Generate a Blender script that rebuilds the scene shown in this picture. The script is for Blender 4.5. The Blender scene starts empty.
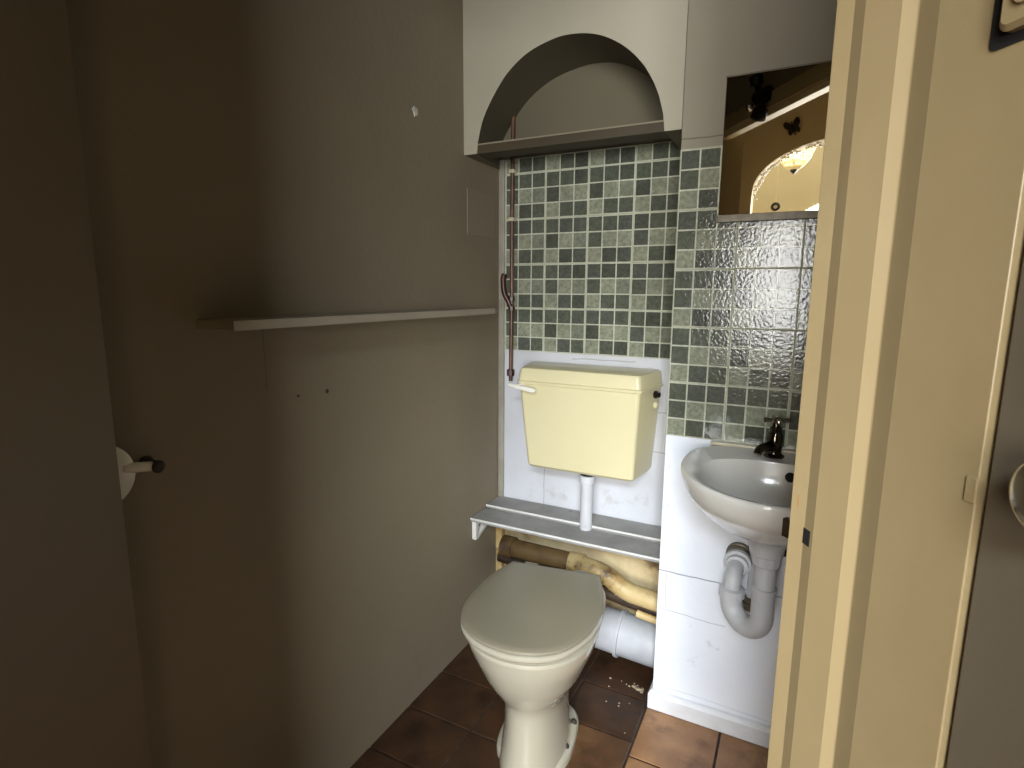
import bpy, bmesh, math, random
from mathutils import Vector, Matrix
random.seed(7)
PI = math.pi
scene = bpy.context.scene
COL = scene.collection

# ------------------------------------------------------------------ materials
def lin(c):
    out = []
    for v in c:
        v = v / 255.0
        out.append(v / 12.92 if v <= 0.04045 else ((v + 0.055) / 1.055) ** 2.4)
    return (out[0], out[1], out[2], 1.0)

class NT:
    def __init__(s, name):
        m = bpy.data.materials.new(name); m.use_nodes = True
        s.m = m; s.t = m.node_tree; s.n = s.t.nodes; s.l = s.t.links
        s.b = s.n['Principled BSDF']
    def node(s, kind, **kw):
        n = s.n.new(kind)
        for k, v in kw.items():
            if k.startswith('i_'):
                n.inputs[k[2:].replace('_', ' ')].default_value = v
            else: setattr(n, k, v)
        return n
    def link(s, a, b): s.l.new(a, b)

def mat(name, col, col2=None, rough=0.5, scale=6.0, bump=0.0, bscale=40.0, metal=0.0, spec=0.5,
        coat=0.0, detail=4.0, lo=0.35, hi=0.65, stain=None, stain_scale=9.0, stain_lo=0.62, stain_hi=0.75, bdist=0.01):
    """painted / glazed / metal surface: base colour mottled by noise, optional dirt blotches, bump"""
    t = NT(name); b = t.b
    b.inputs['Roughness'].default_value = rough
    b.inputs['Metallic'].default_value = metal
    b.inputs['Specular IOR Level'].default_value = spec
    b.inputs['Coat Weight'].default_value = coat
    b.inputs['Coat Roughness'].default_value = 0.08
    tc = t.node('ShaderNodeTexCoord')
    co = tc.outputs['Object']
    if col2 is None: col2 = tuple(max(0, c * 0.93) for c in col)
    n = t.node('ShaderNodeTexNoise'); n.inputs['Scale'].default_value = scale; n.inputs['Detail'].default_value = detail
    t.link(co, n.inputs['Vector'])
    r = t.node('ShaderNodeMapRange'); r.inputs['From Min'].default_value = lo; r.inputs['From Max'].default_value = hi
    t.link(n.outputs['Fac'], r.inputs['Value'])
    mx = t.node('ShaderNodeMix', data_type='RGBA'); mx.inputs[6].default_value = lin(col); mx.inputs[7].default_value = lin(col2)
    t.link(r.outputs['Result'], mx.inputs[0])
    out = mx.outputs[2]
    if stain:
        n2 = t.node('ShaderNodeTexNoise'); n2.inputs['Scale'].default_value = stain_scale; n2.inputs['Detail'].default_value = 8
        n2.inputs['Roughness'].default_value = 0.65
        t.link(co, n2.inputs['Vector'])
        r2 = t.node('ShaderNodeMapRange'); r2.inputs['From Min'].default_value = stain_lo; r2.inputs['From Max'].default_value = stain_hi
        t.link(n2.outputs['Fac'], r2.inputs['Value'])
        m2 = t.node('ShaderNodeMix', data_type='RGBA'); m2.inputs[7].default_value = lin(stain)
        t.link(r2.outputs['Result'], m2.inputs[0]); t.link(out, m2.inputs[6]); out = m2.outputs[2]
    t.link(out, b.inputs['Base Color'])
    if bump:
        nb = t.node('ShaderNodeTexNoise'); nb.inputs['Scale'].default_value = bscale; nb.inputs['Detail'].default_value = 5
        t.link(co, nb.inputs['Vector'])
        bp = t.node('ShaderNodeBump'); bp.inputs['Strength'].default_value = bump; bp.inputs['Distance'].default_value = bdist
        t.link(nb.outputs['Fac'], bp.inputs['Height']); t.link(bp.outputs['Normal'], b.inputs['Normal'])
    t.out = out
    return t.m

def add_lines(m, lines, col):
    """crack / joint lines on a wall face: each line lies where |w - (c + k*u)| < width, for u in [u0,u1]; axes are letters of object space"""
    t = m.node_tree; N = t.nodes; L = t.links
    b = N['Principled BSDF']
    src = b.inputs['Base Color'].links[0].from_socket
    tc = N.new('ShaderNodeTexCoord'); sp = N.new('ShaderNodeSeparateXYZ'); L.new(tc.outputs['Object'], sp.inputs[0])
    nz = N.new('ShaderNodeTexNoise'); nz.inputs['Scale'].default_value = 14; L.new(tc.outputs['Object'], nz.inputs['Vector'])
    def M(op, a, b2=None, c=None):
        n = N.new('ShaderNodeMath'); n.operation = op
        for i, v in enumerate((a, b2, c)):
            if v is None: continue
            if isinstance(v, (int, float)): n.inputs[i].default_value = v
            else: L.new(v, n.inputs[i])
        return n.outputs[0]
    wob = M('MULTIPLY', M('SUBTRACT', nz.outputs['Fac'], 0.5), 0.010)
    tot = None
    for (ua, wa, c, k, u0, u1, wd, strg) in lines:
        u = sp.outputs[ua]; w = sp.outputs[wa]
        d = M('ABSOLUTE', M('SUBTRACT', M('SUBTRACT', w, M('MULTIPLY', u, k)), M('ADD', wob, c)))
        a = M('SUBTRACT', 1.0, M('DIVIDE', d, wd)); a = M('MAXIMUM', a, 0.0); a = M('MINIMUM', M('MULTIPLY', a, 2.0), 1.0)
        g = M('MULTIPLY', M('GREATER_THAN', u, u0), M('LESS_THAN', u, u1))
        a = M('MULTIPLY', M('MULTIPLY', a, g), strg)
        tot = a if tot is None else M('MAXIMUM', tot, a)
    mx = N.new('ShaderNodeMix'); mx.data_type = 'RGBA'; mx.inputs[7].default_value = lin(col)
    L.new(tot, mx.inputs[0]); L.new(src, mx.inputs[6]); L.new(mx.outputs[2], b.inputs['Base Color'])

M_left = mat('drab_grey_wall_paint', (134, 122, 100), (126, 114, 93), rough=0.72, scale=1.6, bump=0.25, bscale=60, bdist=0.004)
M_back = mat('pale_lilac_wall_paint', (208, 209, 214), (190, 190, 192), rough=0.62, scale=3, bump=0.3, bscale=35, bdist=0.004, stain=(150, 140, 122), stain_scale=5, stain_lo=.6, stain_hi=.8)
M_pil = mat('pale_blue_white_wall_paint', (240, 243, 250), (232, 236, 244), rough=0.6, scale=4, bump=0.35, bscale=30, bdist=0.004, stain=(190, 196, 206), stain_scale=10)
M_bulk = mat('greyish_cream_paint', (174, 168, 148), (166, 160, 140), rough=0.7, scale=2.5, bump=0.25, bscale=50, bdist=0.004)
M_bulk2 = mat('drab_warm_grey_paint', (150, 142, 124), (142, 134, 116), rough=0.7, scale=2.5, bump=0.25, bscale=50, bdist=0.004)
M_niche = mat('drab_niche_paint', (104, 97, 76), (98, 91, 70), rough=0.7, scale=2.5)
M_under = mat('old_cream_plaster_paint', (220, 200, 156), (160, 132, 86), rough=0.75, scale=5, bump=0.6, bscale=24, stain=(78, 54, 30), stain_scale=5, stain_lo=.50, stain_hi=.66)  # old stains, strengthened to stand in for the low shelf's shade as well
M_yell = mat('yellowed_pipe_paint', (216, 192, 138), (176, 146, 92), rough=0.5, scale=10, bump=0.3, bscale=30, stain=(84, 58, 30), stain_scale=13, stain_lo=.53, stain_hi=.68)
M_shadepipe = mat('shade_darkened_pipe_paint', (120, 94, 56), (86, 64, 36), rough=0.55, scale=9, bump=0.3, bscale=30, stain=(62, 42, 22), stain_scale=9, stain_lo=.5, stain_hi=.68)  # pipe paint browned to imitate the shade under the low shelf
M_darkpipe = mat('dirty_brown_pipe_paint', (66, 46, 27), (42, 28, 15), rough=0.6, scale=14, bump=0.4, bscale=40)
M_white_pl = mat('dusty_white_plastic', (186, 187, 190), (166, 167, 170), rough=0.45, scale=9, stain=(150, 145, 135), stain_scale=12, stain_lo=.6, stain_hi=.8)
M_trap = mat('grey_white_waste_plastic', (206, 206, 208), (190, 190, 192), rough=0.38, scale=9, stain=(140, 136, 128), stain_scale=16, stain_lo=.62, stain_hi=.8)
M_cist = mat('primrose_yellow_plastic', (222, 212, 170), (216, 206, 163), rough=0.28, scale=3, spec=0.5)
M_ceram = mat('off_white_vitreous_china', (174, 166, 146), (168, 160, 140), rough=0.12, scale=3, coat=0.5)
M_lid = mat('beige_toilet_seat_plastic', (136, 128, 108), (132, 124, 104), rough=0.3, scale=3)
M_basin = mat('white_grey_vitreous_china', (224, 220, 211), (217, 213, 204), rough=0.16, scale=3, coat=0.25)
M_bench = mat('grey_painted_board', (160, 158, 154), (140, 138, 134), rough=0.6, scale=8, bump=0.25, bscale=50, stain=(112, 106, 98), stain_scale=30, stain_lo=.62, stain_hi=.72)
M_edge = mat('white_board_edge_paint', (228, 226, 220), (208, 204, 196), rough=0.55, scale=12)
M_shelf = mat('greyish_white_shelf_paint', (156, 146, 127), (146, 136, 118), rough=0.5, scale=5)
M_nshelf = mat('dark_brown_board_paint', (70, 61, 40), (62, 53, 34), rough=0.6, scale=5)
M_nedge = mat('pale_board_edge', (140, 132, 108), (126, 118, 96), rough=0.6)
M_cream = mat('cream_gloss_door_frame_paint', (147, 128, 93), (141, 122, 87), rough=0.38, scale=5, bump=0.25, bscale=18, bdist=0.004, stain=(124, 98, 64), stain_scale=22, stain_lo=.68, stain_hi=.78)
M_hallw = mat('buff_hall_wall_paint', (170, 150, 112), (162, 141, 103), rough=0.7, scale=2)
M_room = mat('pale_cream_room_paint', (158, 146, 120), (150, 138, 112), rough=0.7, scale=2)
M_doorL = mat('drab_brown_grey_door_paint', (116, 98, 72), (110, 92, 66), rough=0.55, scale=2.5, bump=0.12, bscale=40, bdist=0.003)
M_doorR = mat('warm_grey_door_paint', (104, 93, 76), (98, 87, 70), rough=0.55, scale=4, bump=0.12, bscale=60, bdist=0.003)
M_ceil = mat('matt_ceiling_paint', (190, 184, 170), rough=0.8)
M_chrome = mat('worn_chrome', (206, 200, 190), (150, 142, 128), rough=0.14, metal=1.0, scale=30)
M_tapdk = mat('tarnished_chrome', (120, 112, 100), (60, 54, 46), rough=0.12, metal=1.0, scale=40)
M_knobw = mat('white_knob_paint', (226, 220, 204), rough=0.25)
M_black = mat('matt_black', (16, 12, 8), rough=0.8)
M_rubber = mat('dark_rubber', (48, 40, 28), rough=0.7)
M_brass = mat('dark_keep_metal', (50, 38, 24), (24, 18, 12), rough=0.35, metal=0.6, scale=60)
M_copper = mat('dull_brown_painted_copper', (104, 70, 44), (66, 38, 22), rough=0.4, scale=20, spec=0.6)
M_rust = mat('dark_red_brown_valve', (70, 30, 16), (40, 16, 10), rough=0.4, scale=30)
M_clip = mat('off_white_clip', (206, 198, 170), rough=0.5)
M_frame = mat('brushed_mirror_frame_metal', (112, 104, 86), (90, 82, 66), rough=0.4, metal=0.3, scale=40)
M_grout = mat('pale_green_grey_grout', (184, 186, 164), (160, 160, 138), rough=0.8, scale=20, bump=0.3, bscale=80)
M_fgrout = mat('dark_floor_grout', (70, 54, 40), (46, 34, 24), rough=0.85, scale=30, bump=0.4, bscale=80)
M_caulk = mat('yellowed_sealant', (214, 206, 178), (190, 178, 146), rough=0.4, scale=40)
M_dark_metal = mat('dark_grey_enamel_metal', (44, 44, 44), (30, 30, 30), rough=0.25, metal=0.4, scale=20)
M_lightbar = mat('pale_head_paint', (222, 200, 156), rough=0.45)
M_debris = mat('plaster_crumbs', (170, 156, 128), (136, 120, 94), rough=0.9, scale=60)

def tile_mat(name, c1, c2):
    t = NT(name); b = t.b
    tc = t.node('ShaderNodeTexCoord')
    n = t.node('ShaderNodeTexNoise'); n.inputs['Scale'].default_value = 90; n.inputs['Detail'].default_value = 6; n.inputs['Roughness'].default_value = .7
    t.link(tc.outputs['Object'], n.inputs['Vector'])
    r = t.node('ShaderNodeMapRange'); r.inputs['From Min'].default_value = .36; r.inputs['From Max'].default_value = .64
    t.link(n.outputs['Fac'], r.inputs['Value'])
    n2 = t.node('ShaderNodeTexNoise'); n2.inputs['Scale'].default_value = 11
    t.link(tc.outputs['Object'], n2.inputs['Vector'])
    mx = t.node('ShaderNodeMix', data_type='RGBA'); mx.inputs[6].default_value = lin(c1); mx.inputs[7].default_value = lin(c2)
    t.link(r.outputs['Result'], mx.inputs[0])
    mm = t.node('ShaderNodeMix', data_type='RGBA'); mm.blend_type = 'MULTIPLY'; mm.inputs[0].default_value = .5
    t.link(mx.outputs[2], mm.inputs[6]); t.link(n2.outputs['Fac'], mm.inputs[7])
    hs = t.node('ShaderNodeHueSaturation'); hs.inputs['Value'].default_value = 1.35; hs.inputs['Saturation'].default_value = .8
    t.link(mm.outputs[2], hs.inputs['Color']); t.link(hs.outputs['Color'], b.inputs['Base Color'])
    b.inputs['Roughness'].default_value = 0.13
    b.inputs['Specular IOR Level'].default_value = 0.6
    nb = t.node('ShaderNodeTexNoise'); nb.inputs['Scale'].default_value = 120; nb.inputs['Detail'].default_value = 2
    t.link(tc.outputs['Object'], nb.inputs['Vector'])
    bp = t.node('ShaderNodeBump'); bp.inputs['Strength'].default_value = .24; bp.inputs['Distance'].default_value = .0025
    t.link(nb.outputs['Fac'], bp.inputs['Height']); t.link(bp.outputs['Normal'], b.inputs['Normal'])
    return t.m
M_td = [tile_mat('dark_sage_glaze', (94, 99, 82), (74, 79, 65)), tile_mat('deep_sage_glaze', (84, 88, 74), (66, 70, 59)), tile_mat('slate_glaze', (92, 96, 84), (72, 77, 67))]
M_tl = [tile_mat('pale_sage_glaze', (150, 154, 128), (116, 120, 96)), tile_mat('mid_sage_glaze', (132, 136, 114), (104, 108, 90))]

M_tbase = tile_mat('pale_printed_joint_glaze', (200, 202, 176), (180, 182, 156))

def floor_mat(name, a, b_, dirt):
    return mat(name, a, b_, rough=0.38, scale=9, bump=0.35, bscale=22, bdist=0.006, stain=dirt, stain_scale=6, stain_lo=.52, stain_hi=.72)
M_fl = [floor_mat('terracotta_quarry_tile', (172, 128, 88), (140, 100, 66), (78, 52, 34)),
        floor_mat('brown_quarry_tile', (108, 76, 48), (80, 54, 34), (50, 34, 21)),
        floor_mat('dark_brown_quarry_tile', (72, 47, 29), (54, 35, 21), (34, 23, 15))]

def mirror_mat():
    t = NT('mirror_silvering'); b = t.b
    b.inputs['Metallic'].default_value = 1.0; b.inputs['Roughness'].default_value = 0.015
    n = t.node('ShaderNodeTexNoise'); n.inputs['Scale'].default_value = 60; n.inputs['Detail'].default_value = 8
    tc = t.node('ShaderNodeTexCoord'); t.link(tc.outputs['Object'], n.inputs['Vector'])
    r = t.node('ShaderNodeMapRange'); r.inputs['From Min'].default_value = .70; r.inputs['From Max'].default_value = .78
    t.link(n.outputs['Fac'], r.inputs['Value'])
    mx = t.node('ShaderNodeMix', data_type='RGBA'); mx.inputs[6].default_value = lin((226, 222, 208)); mx.inputs[7].default_value = lin((150, 142, 120))
    t.link(r.outputs['Result'], mx.inputs[0]); t.link(mx.outputs[2], b.inputs['Base Color'])
    return t.m
M_mirror = mirror_mat()

def glass_mat(name='window_glass'):
    t = NT(name); b = t.b
    b.inputs['Base Color'].default_value = (1, 1, 1, 1); b.inputs['Roughness'].default_value = 0.0
    b.inputs['Transmission Weight'].default_value = 1.0; b.inputs['IOR'].default_value = 1.01
    return t.m

# ------------------------------------------------------------------ mesh helpers
def new_obj(name, bm, mats, parent=None, smooth=None, bevel=0.0, segs=2):
    if bevel > 0:
        pass
    me = bpy.data.meshes.new(name)
    bmesh.ops.recalc_face_normals(bm, faces=bm.faces[:])
    bm.to_mesh(me); bm.free()
    if not isinstance(mats, (list, tuple)): mats = [mats]
    for m in mats: me.materials.append(m)
    if smooth is not None:
        for p in me.polygons: p.use_smooth = True
        try: me.set_sharp_from_angle(angle=math.radians(smooth))
        except Exception: pass
    o = bpy.data.objects.new(name, me); COL.objects.link(o)
    if parent is not None: o.parent = parent
    if bevel > 0:
        md = o.modifiers.new('soften', 'BEVEL'); md.width = bevel; md.segments = segs; md.limit_method = 'ANGLE'; md.angle_limit = math.radians(35)
    return o

def box(bm, x0, x1, y0, y1, z0, z1, mi=0):
    v = [bm.verts.new(p) for p in ((x0,y0,z0),(x1,y0,z0),(x1,y1,z0),(x0,y1,z0),(x0,y0,z1),(x1,y0,z1),(x1,y1,z1),(x0,y1,z1))]
    for f in ((0,1,2,3),(4,5,6,7),(0,1,5,4),(1,2,6,5),(2,3,7,6),(3,0,4,7)):
        fc = bm.faces.new([v[i] for i in f]); fc.material_index = mi
    return v

def obox(bm, o, ax, ay, a0, a1, b0, b1, z0, z1, mi=0):
    """box in a rotated plan frame: origin o, unit axes ax, ay"""
    v = []
    for z in (z0, z1):
        for a, b in ((a0,b0),(a1,b0),(a1,b1),(a0,b1)):
            v.append(bm.verts.new((o[0]+ax[0]*a+ay[0]*b, o[1]+ax[1]*a+ay[1]*b, z)))
    for f in ((0,1,2,3),(4,5,6,7),(0,1,5,4),(1,2,6,5),(2,3,7,6),(3,0,4,7)):
        fc = bm.faces.new([v[i] for i in f]); fc.material_index = mi

def prism(bm, pts, z0, z1, mi=0):
    """vertical extrusion of a plan polygon"""
    a = [bm.verts.new((p[0], p[1], z0)) for p in pts]; b = [bm.verts.new((p[0], p[1], z1)) for p in pts]
    n = len(pts)
    for i in range(n):
        f = bm.faces.new((a[i], a[(i+1)%n], b[(i+1)%n], b[i])); f.material_index = mi
    bm.faces.new(a).material_index = mi; bm.faces.new(b[::-1]).material_index = mi

def prism_y(bm, pts, y0, y1, mi=0):
    """extrusion along y of an (x, z) polygon"""
    a = [bm.verts.new((p[0], y0, p[1])) for p in pts]; b = [bm.verts.new((p[0], y1, p[1])) for p in pts]
    n = len(pts)
    for i in range(n):
        f = bm.faces.new((a[i], a[(i+1)%n], b[(i+1)%n], b[i])); f.material_index = mi
    bm.faces.new(a).material_index = mi; bm.faces.new(b[::-1]).material_index = mi

def loft(bm, rings, cap0=True, cap1=True, mi=0, closed=False):
    R = [[bm.verts.new(p) for p in r] for r in rings]
    n = len(R[0])
    m = len(R)
    for k in range(m if closed else m-1):
        A, B = R[k], R[(k+1) % m]
        for i in range(n):
            bm.faces.new((A[i], A[(i+1)%n], B[(i+1)%n], B[i])).material_index = mi
    if not closed:
        if cap0: bm.faces.new(R[0][::-1]).material_index = mi
        if cap1: bm.faces.new(R[-1]).material_index = mi
    return R

def tube(bm, pts, rad, seg=20, mi=0, caps=True):
    pts = [Vector(p) for p in pts]
    if isinstance(rad, (int, float)): rad = [rad] * len(pts)
    T = []
    for i in range(len(pts)):
        a = pts[max(i-1, 0)]; b = pts[min(i+1, len(pts)-1)]
        T.append((b - a).normalized() if (b-a).length > 1e-9 else T[-1])
    up = Vector((0, 0, 1)) if abs(T[0].z) < .9 else Vector((1, 0, 0))
    u = T[0].cross(up).normalized()
    rings = []
    for i, p in enumerate(pts):
        u = (u - T[i] * u.dot(T[i])).normalized(); w = T[i].cross(u)
        rings.append([p + (u*math.cos(2*PI*k/seg) + w*math.sin(2*PI*k/seg)) * rad[i] for k in range(seg)])
    loft(bm, rings, caps, caps, mi)

def bend(pts, r, n=8):
    """round the corners of a polyline"""
    P = [Vector(p) for p in pts]; out = [P[0]]
    for i in range(1, len(P)-1):
        a = (P[i-1]-P[i]); b = (P[i+1]-P[i]); la, lb = a.length, b.length
        a.normalize(); b.normalize()
        d = min(r, la*.49, lb*.49)
        p0 = P[i]+a*d; p1 = P[i]+b*d
        for k in range(n+1):
            t = k/n
            out.append((1-t)**2*p0 + 2*t*(1-t)*P[i] + t*t*p1)
    out.append(P[-1])
    return out

def lathe(bm, prof, axis_o, axis_d, seg=32, mi=0):
    """prof = list of (distance along axis, radius)"""
    d = Vector(axis_d).normalized(); o = Vector(axis_o)
    up = Vector((0, 0, 1)) if abs(d.z) < .9 else Vector((1, 0, 0))
    u = d.cross(up).normalized(); w = d.cross(u)
    rings = [[o + d*a + (u*math.cos(2*PI*k/seg)+w*math.sin(2*PI*k/seg))*max(r, 1e-4) for k in range(seg)] for a, r in prof]
    loft(bm, rings, True, True, mi)

def rrect(x0, x1, y0, y1, r, n=6):
    pts = []
    for cx, cy, a0 in ((x1-r, y1-r, 0), (x0+r, y1-r, 90), (x0+r, y0+r, 180), (x1-r, y0+r, 270)):
        for k in range(n+1):
            a = math.radians(a0 + 90*k/n); pts.append((cx+r*math.cos(a), cy+r*math.sin(a)))
    return pts

def empty(name, loc, label, cat, group=None, kind=None):
    o = bpy.data.objects.new(name, None); COL.objects.link(o); o.location = loc; o.empty_display_size = .05
    tag(o, label, cat, group, kind); return o
def tag(o, label=None, cat=None, group=None, kind=None):
    if label: o['label'] = label
    if cat: o['category'] = cat
    if group: o['group'] = group
    if kind: o['kind'] = kind
    return o
def part(name, bm, mats, parent, label=None, **kw):
    """a child mesh built in world coordinates"""
    o = new_obj(name, bm, mats, parent, **kw)
    loc = Vector((0, 0, 0)); p = parent
    while p is not None: loc += p.location; p = p.parent
    o.data.transform(Matrix.Translation(-loc))
    if label: o['label'] = label
    return o
def struct(name, bm, mats, label, cat='wall', **kw):
    o = new_obj(name, bm, mats, None, **kw); tag(o, label, cat, kind='structure'); return o

# ------------------------------------------------------------------ dimensions
D = 0.236                      # how far the boxed pillar stands in front of the niche wall
NX = 0.655                     # niche width
H = 2.62                       # ceiling height
d = Vector((.6198, .7848)); n = Vector((.7848, -.6198)); P0 = Vector((.968, -1.17))   # diagonal doorway: d along the wall, n towards the hall
def L2(t, h):                  # jamb section: t towards the hall, h into the opening
    p = P0 + n*t - d*h; return (p.x, p.y)

# ------------------------------------------------------------------ floor: quarry tiles
bm = bmesh.new()
box(bm, -0.12, 3.5, -5.0, .1, -.06, -.004, 0)
def ftile(x0, x1, y0, y1, mi):
    g = .0035; z = random.uniform(-.0012, .0)
    x0 += g; x1 -= g; y0 += g; y1 -= g
    b = .002
    rings = [[(x0,y0,-.006),(x1,y0,-.006),(x1,y1,-.006),(x0,y1,-.006)],
             [(x0,y0,z-.001),(x1,y0,z-.001),(x1,y1,z-.001),(x0,y1,z-.001)],
             [(x0+b,y0+b,z),(x1-b,y0+b,z),(x1-b,y1-b,z),(x0+b,y1-b,z)]]
    loft(bm, rings, False, True, mi)
cols = [-.005, .215, .43, .64, .853, 1.06, 1.27, 1.48, 1.69, 1.90, 2.11, 2.32]
for i in range(len(cols)-1):
    off = -.225 if cols[i] < .63 else -.245
    ys = [0.0, off]
    step = .175 if cols[i] < .63 else .205
    while ys[-1] > -2.65: ys.append(ys[-1] - step)
    for j in range(len(ys)-1):
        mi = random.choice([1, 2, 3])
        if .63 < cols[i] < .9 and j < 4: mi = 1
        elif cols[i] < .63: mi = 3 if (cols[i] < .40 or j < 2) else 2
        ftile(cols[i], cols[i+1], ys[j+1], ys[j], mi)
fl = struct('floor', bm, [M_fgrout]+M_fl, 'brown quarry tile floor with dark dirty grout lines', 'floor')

HF = 3.9
bm = bmesh.new(); box(bm, -.12, 3.5, -2.80, .12, H, H+.08); box(bm, -.12, 3.5, -5.0, -2.78, HF, HF+.08); box(bm, -.12, 3.5, -2.82, -2.80, H, HF+.08)
struct('ceiling', bm, M_ceil, 'plain matt painted ceiling', 'ceiling')

# ------------------------------------------------------------------ toilet room walls
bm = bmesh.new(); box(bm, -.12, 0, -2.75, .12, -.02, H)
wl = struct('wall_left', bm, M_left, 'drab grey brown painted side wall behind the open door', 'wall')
add_lines(M_left, [('Z', 'Y', -1.008, 0, 1.04, 1.165, .0016, .5)], (84, 74, 60))
bm = bmesh.new()
box(bm, 0, 1.4, 0, .12, .40, 1.69)
wb = struct('wall_back', bm, M_back, 'pale lilac painted wall above the boxed pipes behind the cistern', 'wall')
add_lines(M_back, [('Z', 'X', .183, 0, .4, .64, .0018, .6), ('X', 'Z', .857, 0, .57, .66, .002, .6), ('X', 'Z', .726, .0, .56, .66, .002, .6), ('X', 'Z', 1.012, .01, .28, .50, .0025, .5)], (120, 118, 118))
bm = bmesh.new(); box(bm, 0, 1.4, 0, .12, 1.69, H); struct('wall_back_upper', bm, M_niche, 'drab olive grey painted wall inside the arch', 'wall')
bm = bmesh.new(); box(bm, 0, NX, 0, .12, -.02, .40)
struct('wall_back_lower', bm, M_under, 'stained cream plaster behind the pipes, darkened for shade under the low board shelf', 'wall')
# pillar, flush with the arch front
bm = bmesh.new(); box(bm, NX, 1.4, -D, .0, -.02, 1.602)
wp = struct('wall_pillar', bm, M_pil, 'white boxed-out wall carrying the washbasin and mirror', 'wall')
add_lines(M_pil, [('X', 'Z', .446, -.003, .655, 1.2, .0022, .8), ('X', 'Z', .352, -.041, .66, .845, .0015, .5), ('Z', 'X', .676, .0, .33, .44, .0018, .35), ('X', 'Z', .083, -.01, .66, 1.2, .0013, .3)], (122, 126, 136))
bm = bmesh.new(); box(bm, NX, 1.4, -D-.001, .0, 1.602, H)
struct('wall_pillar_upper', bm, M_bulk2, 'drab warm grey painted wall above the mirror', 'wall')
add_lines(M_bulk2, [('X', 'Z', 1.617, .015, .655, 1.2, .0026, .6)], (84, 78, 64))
# little rough skirting at the foot of the pillar
bm = bmesh.new()
pts = [(NX-.012, -D-.016), (NX-.012, 0.0), (1.3, 0.0), (1.3, -D-.016)]
loft(bm, [[(p[0], p[1], 0.0) for p in pts], [(p[0]+(0.0 if k < 2 else 0), p[1], .048) for k, p in enumerate(pts)],
          [(NX-.006, -D-.008, .060), (NX-.006, 0, .060), (1.3, 0, .060), (1.3, -D-.008, .060)]])
sk = new_obj('baseboard_pillar', bm, mat('chipped_white_skirting_paint', (232, 233, 236), (220, 220, 222), rough=.5, scale=8, bump=.5, bscale=26, stain=(190, 176, 150), stain_scale=14, stain_lo=.66, stain_hi=.76), None, bevel=.004)
tag(sk, 'rough white skirting along the foot of the washbasin wall', 'skirting', kind='structure')
# right wall
bm = bmesh.new(); box(bm, 1.3, 1.42, -.9, -D, -.02, H)
struct('wall_right', bm, M_pil, 'white painted wall right of the washbasin', 'wall')

# arch bulkhead
arch = [(.046, 1.653), (.050, 1.686), (.068, 1.749), (.107, 1.814), (.153, 1.868), (.218, 1.910), (.295, 1.931), (.345, 1.933),
        (.399, 1.925), (.449, 1.906), (.498, 1.874), (.540, 1.833), (.568, 1.792), (.590, 1.746), (.605, 1.695), (.610, 1.653)]
def cr(P, m=5):
    out = []
    for i in range(len(P)-1):
        p0 = P[max(i-1, 0)]; p1 = P[i]; p2 = P[i+1]; p3 = P[min(i+2, len(P)-1)]
        for k in range(m):
            t = k/m
            out.append(tuple(.5*((2*p1[j])+(-p0[j]+p2[j])*t+(2*p0[j]-5*p1[j]+4*p2[j]-p3[j])*t*t+(-p0[j]+3*p1[j]-3*p2[j]+p3[j])*t**3) for j in (0, 1)))
    out.append(P[-1]); return out
A = [arch[0]] + cr(arch[1:-1]) + [arch[-1]]
poly = [(0, 1.653)] + A + [(NX-.0015, 1.653), (NX-.0015, H), (0, H)]
bm = bmesh.new()
# split in quads column by column so that the face stays clean
top = H
F = []; 
def col_quad(xa, za, xb, zb):
    v = [bm.verts.new(p) for p in ((xa,-D,za),(xb,-D,zb),(xb,-D,top),(xa,-D,top))]
    def bk(x, z): return (max(.002, .345-(.345-x)*1.2) if 0 < x < .345 else x, 0, 1.653+(z-1.653)*1.02)
    w = [bm.verts.new(p) for p in (bk(xa, za), bk(xb, zb))]
    bm.faces.new(v); bm.faces.new((v[0], v[1], w[1], w[0])).material_index = 1
col_quad(0, 1.653, .046, 1.653)
for a, b in zip(A[:-1], A[1:]): 
    if b[0]-a[0] > 1e-5: col_quad(a[0], a[1], b[0], b[1])
col_quad(.610, 1.653, NX-.0015, 1.653)
bmesh.ops.remove_doubles(bm, verts=bm.verts[:], dist=1e-5)
ab = struct('wall_arch', bm, [M_bulk, M_niche], 'greyish cream bulkhead with a rounded arch over the cistern niche', 'arch', smooth=30)

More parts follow.
